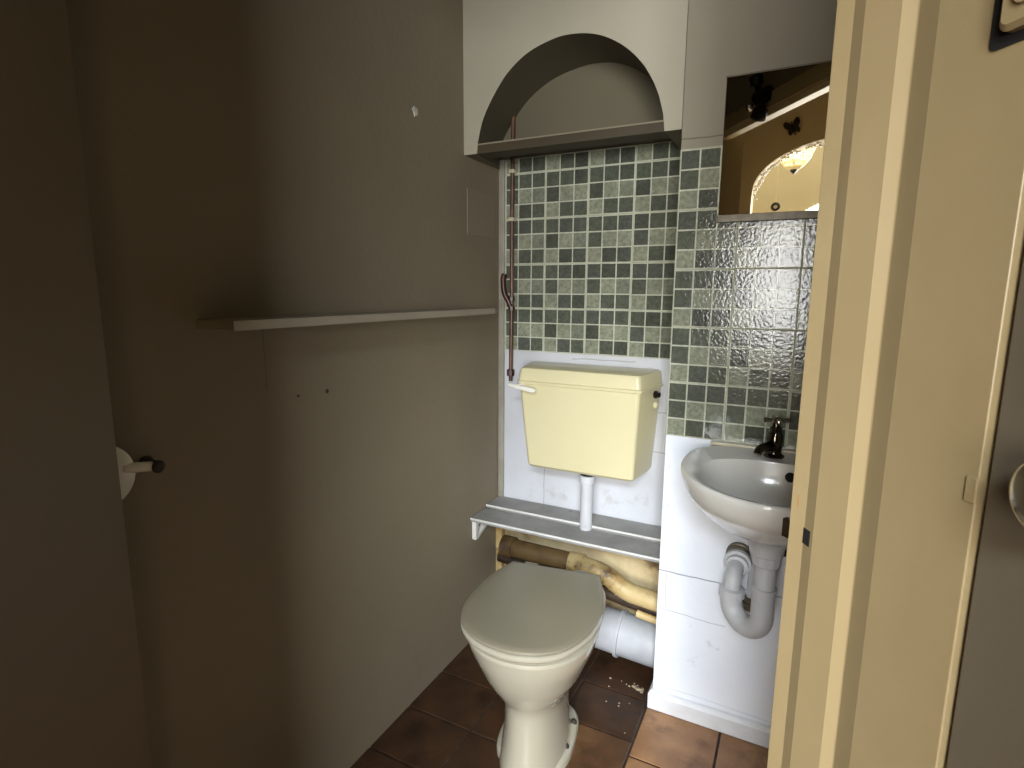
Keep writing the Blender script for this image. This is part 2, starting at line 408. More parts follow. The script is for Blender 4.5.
# tile panels
def tiles(name, xs, x_clip, zs_ref, z_clip, y, parent, label):
    """xs = x of a tile seam, zs_ref = z of a tile seam; 150 mm tiles, each printed with 3 x 3 squares"""
    bm = bmesh.new()
    box(bm, x_clip[0], x_clip[1], y-.006, y, z_clip[0], z_clip[1], 0)
    i0 = math.floor((x_clip[0]-xs)/.15)-1; i1 = math.ceil((x_clip[1]-xs)/.15)+1
    j0 = math.floor((z_clip[0]-zs_ref)/.15)-1; j1 = math.ceil((z_clip[1]-zs_ref)/.15)+1
    for i in range(i0, i1):
        for j in range(j0, j1):
            jig = random.uniform(-.0010, .0010)
            X0 = max(xs+i*.15+.0015, x_clip[0]+.001); X1 = min(xs+(i+1)*.15-.0015, x_clip[1]-.001)
            Z0 = max(zs_ref+j*.15+.0015+jig, z_clip[0]+.0005); Z1 = min(zs_ref+(j+1)*.15-.0015+jig, z_clip[1]-.0005)
            if X1-X0 < .004 or Z1-Z0 < .004: continue
            loft(bm, [[(X0,y-.006,Z0),(X1,y-.006,Z0),(X1,y-.006,Z1),(X0,y-.006,Z1)], [(X0+.0006,y-.0067,Z0+.0006),(X1-.0006,y-.0067,Z0+.0006),(X1-.0006,y-.0067,Z1-.0006),(X0+.0006,y-.0067,Z1-.0006)]], False, True, 6)
            for a in range(3):
                for b in range(3):
                    l = .0036 if a == 0 else .0019; r_ = .0036 if a == 2 else .0019
                    bo = .0036 if b == 0 else .0019; to = .0036 if b == 2 else .0019
                    x0 = xs+i*.15+a*.05+l; x1 = xs+i*.15+(a+1)*.05-r_
                    z0 = zs_ref+j*.15+b*.05+bo+jig; z1 = zs_ref+j*.15+(b+1)*.05-to+jig
                    x0 = max(x0, x_clip[0]+.001); x1 = min(x1, x_clip[1]-.001); z0 = max(z0, z_clip[0]+.001); z1 = min(z1, z_clip[1]-.001)
                    if x1-x0 < .003 or z1-z0 < .003: continue
                    light = (b == 0 and a == 0) or (b == 1 and a > 0)
                    if light: mi = 4 if (a+b) % 2 == 0 or random.random() < .3 else 5
                    else: mi = 1 + random.choice([0, 0, 1, 2])
                    e = .0004
                    loft(bm, [[(x0,y-.0066,z0),(x1,y-.0066,z0),(x1,y-.0066,z1),(x0,y-.0066,z1)],
                              [(x0+e,y-.0070,z0+e),(x1-e,y-.0070,z0+e),(x1-e,y-.0070,z1-e),(x0+e,y-.0070,z1-e)]], False, True, mi)
    o = new_obj(name, bm, [M_grout]+M_td+M_tl+[M_tbase], parent); o['label'] = label; return o
tiles('tile_panel', .1755, (.022, NX), 1.033, (1.033, 1.684), 0, wb, 'sage green mosaic-effect tiles in the niche above the cistern')
tiles('tile_panel', .6551, (.6551, 1.3), .850, (.850, 1.602), -D, wp, 'sage green mosaic-effect tiles above the washbasin')

# corner trim strip, vertical, left back corner
bm = bmesh.new(); box(bm, 0.0, .0215, -.012, 0, .477, 1.70)
tag(new_obj('trim_corner', bm, mat('cream_white_corner_paint', (158, 154, 140), (140, 135, 120), rough=.6, scale=10, bump=.4, bscale=30), None, bevel=.003), 'narrow painted filler strip running up the left back corner', 'trim', kind='structure')
bm = bmesh.new(); box(bm, 0.0, .026, -.03, 0, .0, .452)
tag(new_obj('trim_corner_lower', bm, M_yell, None, bevel=.003), 'cream painted upright batten in the corner below the board shelf', 'trim', kind='structure')

# hatch panel on left wall
bm = bmesh.new()
v0 = .0; pr = rrect(-.222, -.046, 1.418, 1.560, .004, 2)
loft(bm, [[(0, a, b) for a, b in pr], [(.0035, a, b) for a, b in pr]])
tag(new_obj('hatch_cover', bm, mat('painted_over_hatch', (137, 126, 105), (129, 118, 98), rough=.7, scale=3), None, bevel=.001), 'painted-over square cover plate on left wall beneath the arch bulkhead', 'cover plate')
# chipped filler patch and screw holes
bm = bmesh.new()
random.seed(3)
pp = []
for k in range(14):
    a = 2*PI*k/14; r = .014*(.6+.55*random.random()); 
    if 1 < k < 5: r *= .45
    pp.append((-.483+r*math.cos(a), 1.718+r*math.sin(a)*1.2))
loft(bm, [[(0, a, b) for a, b in pp], [(.002, -.483+(a+.483)*.9, 1.718+(b-1.718)*.9) for a, b in pp]])
tag(new_obj('wall_filler_patch', bm, mat('bare_plaster_chip', (214, 210, 200), (190, 184, 170), rough=.8, scale=60), None), 'small pale chipped plaster patch high on the left wall', 'chip')
for (yy, zz, r, lab) in ((-.844, 1.010, .0034, 'larger dark screw hole with plug under the wall shelf, nearer the cistern'), (-.929, 1.013, .0023, 'smaller dark screw hole under the wall shelf, nearer the door')):
    bm = bmesh.new(); lathe(bm, [(0, r*1.5), (.0012, r*1.4), (.0016, r), (.0006, r*.6), (.0004, .0003)], (0, yy, zz), (1, 0, 0), 14)
    tag(new_obj('screw_hole', bm, mat('hole_rim', (92, 76, 54), (50, 38, 24), rough=.8, scale=200), None, smooth=30), lab, 'screw hole', 'screw holes under the wall shelf')

# ------------------------------------------------------------------ board across the arch
t = empty('arch_shelf', (NX/2, -.12, 1.684), 'thin brown-grey shelf board spanning the foot of the arch', 'shelf')
bm = bmesh.new(); box(bm, .0465, .6095, -.2345, -.165, 1.653, 1.677); box(bm, .001, NX-.001, -.165, -.0005, 1.684, 1.690); part('board', bm, M_nshelf, t)
bm = bmesh.new(); box(bm, .0465, .6095, -.2352, -.165, 1.6773, 1.6815); part('front_edge', bm, M_nedge, t, 'pale painted front edge strip')

# copper pipe going up the niche
t = empty('supply_pipe', (.056, -.02, .93), 'thin brown painted copper pipe rising up the left of the tiled niche', 'pipe')
bm = bmesh.new(); tube(bm, bend([(.060, -.03, .925), (.060, -.024, 1.20), (.058, -.022, 1.5), (.058, -.016, 1.90)], .05), .0070, 14); part('riser', bm, M_copper, t, smooth=40)
bm = bmesh.new(); tube(bm, bend([(.058, -.026, 1.185), (.050, -.030, 1.205), (.034, -.034, 1.235), (.030, -.034, 1.285), (.034, -.030, 1.300)], .02), [.008]+[.0095]*0+[.0095]*26+[.006] if False else .0095, 14); part('branch', bm, M_rust, t, 'dark red-brown stub beside the riser', smooth=40)
for zz in (1.182, 1.215):
    bm = bmesh.new(); lathe(bm, [(-.008, .009), (-.007, .0115), (.007, .0115), (.008, .009)], (.060, -.025, zz), (0, 0, 1), 8); part('coupling', bm, M_rust, t)
bm = bmesh.new(); lathe(bm, [(-.012, .010), (-.010, .014), (.010, .014), (.012, .010)], (.060, -.03, .955), (0, 0, 1), 8); part('coupling', bm, M_rust, t)
for zz, yy in ((1.483, -.024), (1.64, -.022)):
    bm = bmesh.new(); box(bm, .048, .068, yy-.0085, -.008, zz-.006, zz+.006); part('clip', bm, M_clip, t, 'off-white pipe clip', bevel=.002)

# ------------------------------------------------------------------ cistern
def chamf(x0, x1, xb0, xb1, yf, yb, c=.012, k=4):
    """plan outline: narrow front, wide back, rounded front corners"""
    def rnd(p0, p, p1, r):
        p0, p, p1 = Vector(p0), Vector(p), Vector(p1)
        a = p + (p0-p).normalized()*r; b = p + (p1-p).normalized()*r
        return [tuple((1-t)**2*a+2*t*(1-t)*p+t*t*b) for t in [i/k for i in range(k+1)]]
    m = .58
    C = [(x0, yf), (x1, yf), (x1+(xb1-x1)*.62, yf+(yb-yf)*m), (xb1, yb), (xb0, yb), (x0-(x0-xb0)*.62, yf+(yb-yf)*m)]
    out = []
    for i in range(6):
        r = c if i in (0, 1) else (.02 if i in (2, 5) else .004)
        out += rnd(C[i-1], C[i], C[(i+1) % 6], r)
    return out
t = empty('toilet_cistern', (.36, -.09, .67), 'primrose yellow plastic low-level cistern on the niche wall', 'cistern')
rings = []
for z, e, yf in ((.664, -.012, -.148), (.668, -.004, -.158), (.676, 0, -.164), (.80, .0, -.170), (.90, .0, -.171), (.944, 0, -.171)):
    s = (z-.664)/(.944-.664)
    x0 = .196 + (.166-.196)*s - e; x1 = .547+(.559-.547)*s + e
    xb0 = .156 + (.128-.156)*s - e; xb1 = .566+(.586-.566)*s+e
    rings.append([(a, b, z) for a, b in chamf(x0, x1, xb0, xb1, yf, -.004)])
bm = bmesh.new(); loft(bm, rings); body = part('tank', bm, M_cist, t, smooth=32)
bm = bmesh.new()
lr = []
for z, o_ in ((.944, -.002), (.946, .004), (.954, .005), (.957, .001), (.960, .001), (.990, -.003), (.996, -.006), (.999, -.014)):
    lr.append([(a, b, z) for a, b in chamf(.163-o_, .561+o_, .126-o_, .588+o_, -.174-o_, -.004)])
loft(bm, lr); part('cistern_lid', bm, M_cist, t, 'flat yellow lid with a ridge along its lower edge', smooth=28)
# lever
bm = bmesh.new()
lathe(bm, [(0, .013), (.010, .013), (.016, .009), (.030, .008)], (.172, -.168, .938), (-.15, -1, 0), 16)
lev = []
for s in range(9):
    u = s/8; x = .132 + .106*u; zc = .943 - .012*u; y = -.192 - .012*math.sin(u*PI*.6); hw = .0045+.0035*u; th = .0035
    if s in (0, 8): hw *= .55
    lev.append([(x, y-th, zc-hw), (x, y-th*.6, zc+hw), (x, y+th, zc+hw), (x, y+th, zc-hw)])
loft(bm, lev); part('flush_lever', bm, mat('ivory_lever_plastic', (244, 240, 226), rough=.3), t, 'ivory flush lever on the left of the cistern', bevel=.0015, smooth=40)
bm = bmesh.new(); lathe(bm, [(0, .012), (.006, .012), (.007, .008), (.016, .008), (.017, .003)], (.583, -.075, .930), (1, -.25, 0), 10); part('side_nut', bm, M_brass, t, 'small dark nut on the right flank', smooth=30)
bm = bmesh.new(); lathe(bm, [(0, .011), (.006, .011), (.010, .005)], (.582, -.066, .895), (1, -.25, 0), 14); part('side_plug', bm, M_cist, t, 'yellow blanking plug on the right flank', smooth=30)
bm = bmesh.new()
tube(bm, [(.141, -.030, .685), (.117, -.03, .90)], .008, 12); part('flank_shade_strip', bm, M_black, t, 'dark strip standing in for shade along the left flank', smooth=30)  # black strip painting in the shadow at the cistern's left back edge

# flush pipe
t = empty('flush_pipe', (.385, -.11, .477), 'grey-white flush pipe dropping from the cistern through the low board shelf', 'pipe')
bm = bmesh.new(); tube(bm, [(.385, -.112, .44), (.385, -.112, .652)], .0205, 22); part('pipe', bm, M_trap, t, smooth=40)
bm = bmesh.new(); lathe(bm, [(0, .022), (.002, .0255), (.024, .0255), (.026, .020), (.028, .020), (.04, .020)], (.385, -.112, .626), (0, 0, 1), 24); part('collar', bm, M_trap, t, smooth=30)
bm = bmesh.new(); lathe(bm, [(0, .0215), (.004, .0225), (.009, .0215)], (.385, -.112, .652), (0, 0, 1), 24); part('seal_ring', bm, M_black, t, 'dark rubber ring at the top of the pipe', smooth=30)

# ------------------------------------------------------------------ low board shelf over pipes
t = empty('low_board_shelf', (NX/2, -.11, .465), 'low grey painted shelf of two boards boxing in the pipes under the cistern', 'shelf')
for (y0, y1, z, zr) in ((-.104, -.004, .478, .474), (-.214, -.112, .467, .463)):
    bm = bmesh.new()
    pts = [(0.002, y0), (NX-.001, y0), (NX-.001, y1), (.002, y1)]
    loft(bm, [[(p[0], p[1], z-.014) for p in pts], [(p[0], p[1], z) for p in pts]]); b_ = part('board', bm, M_bench, t, bevel=.0012)
    bm = bmesh.new(); box(bm, .002, NX-.001, y0-.0025, y0-.0003, z-.0055, z+.0003); part('nosing', bm, M_edge, b_, 'white front edge of the board')
# left bracket: small triangular frame
bm = bmesh.new()
box(bm, .001, .018, -.190, -.010, .434, .452)
box(bm, .003, .020, -.207, -.188, .385, .452)
v = [(.003, -.192, .385), (.020, -.192, .385), (.020, -.186, .402), (.003, -.186, .402)]
w = [(.003, -.060, .436), (.020, -.060, .436), (.020, -.075, .452), (.003, -.075, .452)]
loft(bm, [v, w]); part('bracket', bm, M_edge, t, 'white painted triangular end bracket', bevel=.0015)

# ------------------------------------------------------------------ pipes under the shelf
t = empty('waste_pipe', (.35, -.08, .32), 'yellowed painted waste pipe cranking down to the right below the board shelf', 'pipe')
path = bend([(.34, -.078, .318), (.440, -.080, .310), (.520, -.082, .262), (NX-.002, -.085, .252)], .030, 6)
bm = bmesh.new(); tube(bm, path, .031, 24); part('pipe', bm, M_yell, t, smooth=40)
bm = bmesh.new(); tube(bm, [(.068, -.075, .318), (.342, -.078, .318)], .033, 24); part('left_run', bm, M_shadepipe, t, 'straight run at the left, painted darker brown for shade under the low shelf', smooth=40)
bm = bmesh.new(); lathe(bm, [(0, .030), (.002, .040), (.045, .040), (.048, .033)], (.056, -.075, .318), (1, 0, 0), 24); part('collar', bm, M_shadepipe, t, 'socket collar at the left end', smooth=30)
bm = bmesh.new(); lathe(bm, [(0, .030), (.002, .037), (.05, .037), (.052, .031)], (.318, -.077, .318), (1, 0, -.02), 24); part('collar', bm, M_yell, t, 'tape-wrapped joint behind the toilet', smooth=30)
for s_ in (.455, .478, .500):
    k = (s_-.440)/.08; bm = bmesh.new()
    lathe(bm, [(0, .0315), (.001, .0335), (.004, .0335), (.005, .0315)], (s_, -.081, .308-.046*k), (.08, 0, -.050), 24); part('rib', bm, M_yell, t, smooth=30)
t2 = empty('lower_pipe', (.3, -.06, .245), 'dark dirty pipe running low behind the toilet under the yellowed waste pipe', 'pipe')
bm = bmesh.new(); tube(bm, [(.03, -.055, .262), (.30, -.055, .245), (NX-.002, -.055, .195)], .020, 16); part('pipe', bm, M_darkpipe, t2, smooth=40)
bm = bmesh.new(); lathe(bm, [(0, .020), (.001, .026), (.03, .026), (.031, .020)], (.10, -.055, .257), (1, 0, -.06), 16); part('collar', bm, M_darkpipe, t2, smooth=30)
bm = bmesh.new(); tube(bm, [(.565, -.105, .209), (NX-.002, -.105, .197)], .012, 16); t3 = new_obj('short_pipe', bm, M_yell, None, smooth=40)
tag(t3, 'short cream pipe end entering the pillar just above the white soil pipe', 'pipe')
# little copper pipe stub at right under shelf
bm = bmesh.new(); tube(bm, [(.634, -.03, .452), (.634, -.03, .385)], .008, 12)
tag(new_obj('pipe_stub', bm, mat('pinkish_copper', (196, 140, 104), (160, 104, 70), rough=.4, scale=40), None, smooth=40), 'pinkish copper stub beside the pillar under the board shelf', 'pipe')

t = empty('soil_pipe', (.5, -.085, .02), 'dusty white soil pipe lying on the floor between toilet and pillar', 'pipe')
bm = bmesh.new(); tube(bm, [(.395, -.085, .116), (NX-.001, -.085, .102)], .070, 40); part('pipe', bm, M_white_pl, t, smooth=40)
bm = bmesh.new(); lathe(bm, [(0, .070), (.001, .0775), (.012, .0775), (.013, .070)], (.503, -.085, .110), (1, 0, -.054), 40); part('collar', bm, M_white_pl, t, smooth=30)
bm = bmesh.new(); lathe(bm, [(0, .060), (.001, .079), (.06, .079), (.066, .070)], (.36, -.085, .118), (1, 0, -.054), 40); part('socket', bm, M_white_pl, t, smooth=30)
# crumbs of plaster on the floor
random.seed(11)
bm = bmesh.new()
for (cx, cy, r, c) in [(.600, -.185, .014, 1), (.585, -.178, .009, 1), (.612, -.192, .008, 1)]+[(random.uniform(.5, .64), random.uniform(-.40, -.17), random.uniform(.0015, .004), 1) for _ in range(7)]+[(random.uniform(.54, .645), random.uniform(-.185, -.16), random.uniform(.002, .005), 1) for _ in range(9)]:
    ring = [(cx+r*random.uniform(.6, 1.3)*math.cos(2*PI*k/7), cy+r*.55*random.uniform(.6, 1.3)*math.sin(2*PI*k/7)) for k in range(7)]
    loft(bm, [[(a, b, -.001) for a, b in ring], [(cx+(a-cx)*.6, cy+(b-cy)*.6, .0015+r*.25) for a, b in ring]])
tag(new_obj('plaster_debris', bm, M_debris, None), 'pale crumbs of plaster scattered on the floor by the soil pipe', 'debris', kind='stuff')

# ------------------------------------------------------------------ toilet
TO = Vector((.372, -.345)); TF = Vector((.154, -.988)); TL = Vector((.988, .154))
def tw(f, l, z): p = TO + TF*f + TL*l; return (p.x, p.y, z)
def egg(f0, f1, hw, fmax=None, back=2.6, front=2.15, N=56, hb=None):
    """outline in (f, l): f0 back, f1 front, widest at fmax"""
    if fmax is None: fmax = f0+(f1-f0)*.48
    out = []
    for k in range(N):
        a = 2*PI*k/N; c, s = math.cos(a), math.sin(a)
        if c >= 0: e = front; L_ = f1-fmax
        else: e = back; L_ = fmax-f0
        out.append((fmax + L_*math.copysign(abs(c)**(2/e), c), hw*math.copysign(abs(s)**(2/e), s)))
    return out
t = empty('toilet', (.40, -.5, 0), 'off-white toilet pan with closed beige seat lid standing on the tiles', 'toilet')
rings = []
PR = [(.0, .04, .338, .094, .17, 2.1), (.02, .04, .336, .092, .17, 2.1), (.06, .030, .327, .086, .17, 2.1),
      (.12, .01, .320, .080, .17, 2.1), (.17, -.01, .320, .081, .17, 2.2), (.205, -.03, .328, .090, .175, 2.3), (.235, -.045, .346, .107, .185, 2.5), (.27, -.055, .367, .127, .195, 2.7),
      (.305, -.06, .385, .141, .20, 2.9), (.345, -.055, .402, .157, .21, 3.1), (.375, -.05, .412, .167, .215, 3.3), (.395, -.05, .418, .171, .215, 3.4)]
def cr_n(P, m=4):
    out = []
    for i in range(len(P)-1):
        p0 = P[max(i-1, 0)]; p1 = P[i]; p2 = P[i+1]; p3 = P[min(i+2, len(P)-1)]
        for k in range(m):
            t_ = k/m
            out.append(tuple(.5*((2*p1[q])+(-p0[q]+p2[q])*t_+(2*p0[q]-5*p1[q]+4*p2[q]-p3[q])*t_*t_+(-p0[q]+3*p1[q]-3*p2[q]+p3[q])*t_**3) for q in range(len(p1))))
    out.append(P[-1]); return out
for z, f0, f1, hw, fm, bk in cr_n(PR) + [(.402, -.05, .416, .170, .215, 3.4), (.404, -.045, .405, .160, .215, 3.4)]:
    rings.append([tw(f, l, z) for f, l in egg(f0, f1, hw, fm, back=bk)])
bm = bmesh.new(); loft(bm, rings)
loft(bm, [[tw(f, l, z) for f, l in egg(.030, .285, hw, .15, back=3.4, front=3.4)] for z, hw in ((0, .105), (.014, .105), (.021, .101), (.026, .090))])
pan = part('pan', bm, M_ceram, t, smooth=50)
# outlet horn
bm = bmesh.new()
op = bend([tw(-.02, 0, .175), tw(-.08, 0, .165), tw(-.16, -.005, .125), (.39, -.085, .118)], .05, 6)
tube(bm, op, .040, 24); part('outlet', bm, M_white_pl, t, 'white outlet connector behind the pan', smooth=50)
# foot side web on the right
for f, l in ((.196, .076), (.104, .078)):
    bm = bmesh.new(); x, y, z = tw(f, l+.012, .0)
    lathe(bm, [(.018, .009), (.026, .009), (.031, .006), (.033, .001)], (x, y, 0), (0, 0, 1), 12); part('floor_bolt', bm, M_rubber, t, 'dark floor fixing bolt', smooth=40)
# seat ring
def seat_outline(g=0.0):
    pts = [(.0, -.130), (.0, .134), (.060, .150), (.128, .164), (.20, .170), (.27, .160), (.325, .140), (.370, .110), (.398, .070), (.412, .022), (.414, -.022), (.402, -.075), (.378, -.118), (.335, -.155), (.27, -.176), (.20, -.178), (.13, -.170), (.06, -.152)]
    cx = .21
    P = pts
    out = [P[0]]
    body_ = cr(P[1:]+[P[0]], 4)
    out += body_[:-1]
    return [(cx+(f-cx)*(1+g/.2), l*(1+g/.17)) for f, l in out]
bm = bmesh.new(); loft(bm, [[tw(f, l, z) for f, l in seat_outline(g)] for z, g in ((.4045, -.006), (.406, -.001), (.410, .002), (.416, .002), (.4195, -.001), (.4205, -.006))]); part('seat', bm, M_ceram, t, smooth=40)
bm = bmesh.new(); loft(bm, [[tw(f, l, z+ f*.004) for f, l in seat_outline(g)] for z, g in ((.4215, -.006), (.4225, -.001), (.427, .0015), (.431, .0005), (.4335, -.004), (.4350, -.016), (.4355, -.05))]); part('seat_lid', bm, M_lid, t, 'closed flat beige lid', smooth=40)
for l in (-.075, .078):
    bm = bmesh.new(); x, y, z = tw(-.012, l, .415); lathe(bm, [(-.02, .009), (-.018, .011), (.018, .011), (.02, .009)], (x, y, .4185), (TL.x, TL.y, 0), 16); part('hinge', bm, M_lid, t, smooth=30)

# ------------------------------------------------------------------ washbasin
t = empty('washbasin', (.935, -.42, .70), 'small grey-white wall-hung washbasin below the green tiles', 'washbasin')
BX, BY = .935, -.42
def brim(g=0.0, k=1.0, N=72, yb=None):
    out = []
    for i in range(N):
        a = 2*PI*i/N; c, s = math.cos(a), math.sin(a)
        if s < 0: x = BX + (.2+g)*k*c; y = BY + (.25+g)*k*s
        else: x = BX + (.2+g)*k*math.copysign(abs(c)**(2/3.0), c); y = BY + (.172+g)*k*abs(s)**(2/3.0)
        out.append((x, y))
    return out
def sink(k, z, yoff=0.0, g=0.0): 
    out = []
    for x, y in brim(g, k): out.append((x, y+yoff, z))
    return out
def cl(r): return [(x, min(y, -D-.0085), z) for x, y, z in r]
def bowl(kx, ky, z, cy=-.452, N=72):
    out = []
    for i in range(N):
        a = 2*PI*i/N; c, s = math.cos(a), math.sin(a)
        yy = .118 if s > 0 else .186
        e = 2/2.3 if s > 0 else 1
        out.append((BX+.160*kx*math.copysign(abs(c)**e, c), cy+yy*ky*math.copysign(abs(s)**e, s), z))
    return out
bm = bmesh.new()
rings = [cl(sink(.34, .692, .030)), cl(sink(.42, .694, .032)), cl(sink(.56, .704, .036)), cl(sink(.71, .724, .034)), cl(sink(.83, .750, .024)), cl(sink(.92, .779, .010)), cl(sink(.965, .802, .002)), cl(sink(.99, .824)),
         cl(sink(1.0, .834)), cl(sink(.998, .840)), cl(sink(.985, .8435)),
         cl(sink(.965, .8425)), bowl(1.0, 1.0, .836), bowl(.97, .97, .826), bowl(.93, .93, .805), bowl(.84, .84, .776), bowl(.68, .68, .750), bowl(.45, .45, .734), bowl(.16, .16, .728), bowl(.12, .12, .716)]
loft(bm, rings); part('basin', bm, M_basin, t, smooth=60)
bm = bmesh.new(); lathe(bm, [(0, .030), (.002, .030), (.004, .024), (.002, .010)], (BX, -.452, .7275), (0, 0, 1), 24); part('drain', bm, M_chrome, t, 'metal plug hole ring', smooth=30)
bm = bmesh.new(); lathe(bm, [(-.004, .012), (.0015, .012), (.002, .010)], (.972, -.3440, .807), (-.12, -.9, .35), 20); part('overflow_hole', bm, M_black, t, 'dark overflow hole', smooth=30)
bm = bmesh.new(); box(bm, .775, 1.13, -D-.016, -D-.0075, .838, .849); part('sealant', bm, M_caulk, t, 'yellowed sealant bead along the tiles', bevel=.003)
bm = bmesh.new(); lathe(bm, [(0, .033), (.003, .037), (.020, .040), (.036, .047), (.045, .050), (.07, .052)], (BX, -.412, .634), (0, 0, 1), 24); part('waste_boss', bm, M_trap, t, smooth=40)

# tap
t = empty('basin_tap', (.918, -.272, .842), 'tarnished chrome pillar tap at the back of the washbasin', 'tap')
tx, ty = .931, -.302
bm = bmesh.new(); lathe(bm, [(0, .024), (.004, .024), (.008, .018), (.012, .0165), (.022, .0175), (.030, .019), (.054, .018), (.062, .014), (.067, .012), (.069, .014), (.074, .014), (.076, .009), (.088, .008)], (tx, ty, .8425), (0, 0, 1), 28); part('body', bm, M_tapdk, t, smooth=40)
bm = bmesh.new(); sp = bend([(tx, ty, .868), (tx-.022, ty-.034, .872), (tx-.032, ty-.048, .868), (tx-.035, ty-.054, .857)], .014, 6)
tube(bm, sp, [.0125-.003*min(1, i/10) for i in range(len(sp))], 18); part('spout', bm, M_tapdk, t, smooth=40)
bm = bmesh.new()
lathe(bm, [(0, .009), (.003, .012), (.012, .012), (.016, .008), (.017, .002)], (tx, ty, .926), (0, 0, 1), 20)
for a in (.25, .25+PI/2, .25+PI, .25+3*PI/2):
    c, s = math.cos(a), math.sin(a)
    lathe(bm, [(.006, .0045), (.018, .0045), (.024, .0065), (.030, .0065), (.032, .003)], (tx, ty, .934), (c, s, 0), 12)
part('cross_handle', bm, M_chrome, t, 'four-armed chrome cross handle', smooth=40)

# trap
t = empty('basin_trap', (.92, -.40, .42), 'grey-white plastic U-bend waste trap below the washbasin', 'waste trap')
wx, wy = .937, -.405
bm = bmesh.new(); lathe(bm, [(0, .028), (.003, .031), (.03, .033), (.033, .029)], (wx, wy, .604), (0, 0, 1), 12); part('nut', bm, M_trap, t, 'ribbed top nut', smooth=25)
bm = bmesh.new(); tube(bm, [(wx, wy, .54), (wx, wy, .64)], .0235, 24); part('tailpiece', bm, M_trap, t, smooth=40)
lx, ly = .862, -.350
u = []
ang0 = [i/16 for i in range(17)]
cx_, cy_ = (wx+lx)/2, (wy+ly)/2; R_ = math.hypot(wx-lx, wy-ly)/2
dx_, dy_ = (wx-lx)/(2*R_), (wy-ly)/(2*R_)
u = [(wx, wy, .545)] + [(cx_+dx_*R_*math.cos(PI*k), cy_+dy_*R_*math.cos(PI*k), .468-.046*math.sin(PI*k)) for k in ang0] + [(lx, ly, .485)]
bm = bmesh.new(); tube(bm, u, .0265, 26); part('u_bend', bm, M_trap, t, smooth=50)
bm = bmesh.new(); lathe(bm, [(0, .0265), (.001, .029), (.006, .029), (.007, .0265)], (wx, wy, .541), (0, 0, 1), 26); part('joint_ring', bm, M_trap, t, smooth=30)
bm = bmesh.new(); lathe(bm, [(0, .027), (.002, .0315), (.022, .0315), (.025, .024)], (lx, ly, .476), (0, 0, 1), 14); part('nut', bm, M_trap, t, 'ribbed nut on the left leg', smooth=25)
ou = bend([(lx, ly, .48), (lx, ly, .528), (lx+.004, -D-.045, .542), (lx+.005, -D, .544)], .045, 8)
bm = bmesh.new(); tube(bm, ou, .0205, 22); part('outlet_arm', bm, M_trap, t, smooth=40)
for a, r in ((0, .034), (.020, .033), (.040, .0345), (.056, .028)):
    bm = bmesh.new(); lathe(bm, [(0, r-.004), (.002, r), (.013, r), (.015, r-.004)], (lx+.005, -D-.001-a, .544-.10*a), (-.03, -1, -.10), 22); part('collar', bm, M_trap if a > .03 else M_frame, t, 'dark grey collar against the wall' if a == 0 else None, smooth=30)
# supply pipes under basin
t = empty('basin_supply_pipe', (.905, -.262, .44), 'white painted supply pipe with valve on the wall behind the U-bend', 'pipe')
bm = bmesh.new(); tube(bm, [(.905, -.262, .44), (.905, -.262, .70)], .012, 16); part('pipe', bm, M_white_pl, t, smooth=40)
bm = bmesh.new(); lathe(bm, [(0, .014), (.002, .022), (.02, .022), (.022, .016), (.034, .016)], (.905, -.262, .405), (0, 0, 1), 16); part('end_cap', bm, M_frame, t, 'grey brown end cap', smooth=30)
t = empty('basin_branch_pipe', (.99, -.262, .40), 'white painted vertical pipe right of the U-bend with a dark clip', 'pipe')
bm = bmesh.new(); tube(bm, [(.995, -.262, .50), (.995, -.262, .70)], .013, 16); part('pipe', bm, M_white_pl, t, smooth=40)
bm = bmesh.new(); tube(bm, [(.955, -.30, .594), (1.005, -.285, .594)], .009, 12); part('clip', bm, M_dark_metal, t, smooth=40)

# ------------------------------------------------------------------ mirror
t = empty('wall_mirror', (.93, -D, 1.42), 'frameless wall mirror with a metal channel along its lower edge', 'mirror')
mrot = math.radians(1.0)
bm = bmesh.new(); obox(bm, (.7575, -D-.0105), (math.cos(mrot), -math.sin(mrot)), (-math.sin(mrot), -math.cos(mrot)), 0, .4575, -.002, .0025, 1.432, 1.755); part('glass', bm, M_mirror, t, bevel=.0008)
bm = bmesh.new(); box(bm, .756, 1.217, -D-.021, -D-.0075, 1.4145, 1.4325); part('bottom_channel', bm, M_frame, t, 'metal channel holding the lower edge', bevel=.001)
bm = bmesh.new(); box(bm, .756, 1.217, -D-.0145, -D-.0076, 1.7552, 1.7585); part('top_strip', bm, M_frame, t)

# ------------------------------------------------------------------ wall shelf on the left wall
SZ = 1.188
t = empty('wall_shelf', (0, -.6, 1.19), 'long narrow greyish white shelf on the left wall', 'shelf')
bm = bmesh.new()
box(bm, 0, .100, -1.148, -.22, SZ-.0175, SZ); part('board', bm, M_shelf, t, bevel=.002)
bm = bmesh.new(); box(bm, .100, .1012, -1.148, -.22, SZ-.0172, SZ-.0003); part('edge_strip', bm, M_shelf, t)

# ------------------------------------------------------------------ doorway wall (diagonal), frame, doors
TH = .145
HZ = 1.985                                        # underside of door head
hinge = P0 - d*.78
def diag(a0, a1, b0, b1, z0, z1, m, name, label, cat='wall', **kw):
    bm = bmesh.new(); obox(bm, (P0.x, P0.y), (d.x, d.y), (n.x, n.y), a0, a1, b0, b1, z0, z1)
    return struct(name, bm, m, label, cat, **kw)
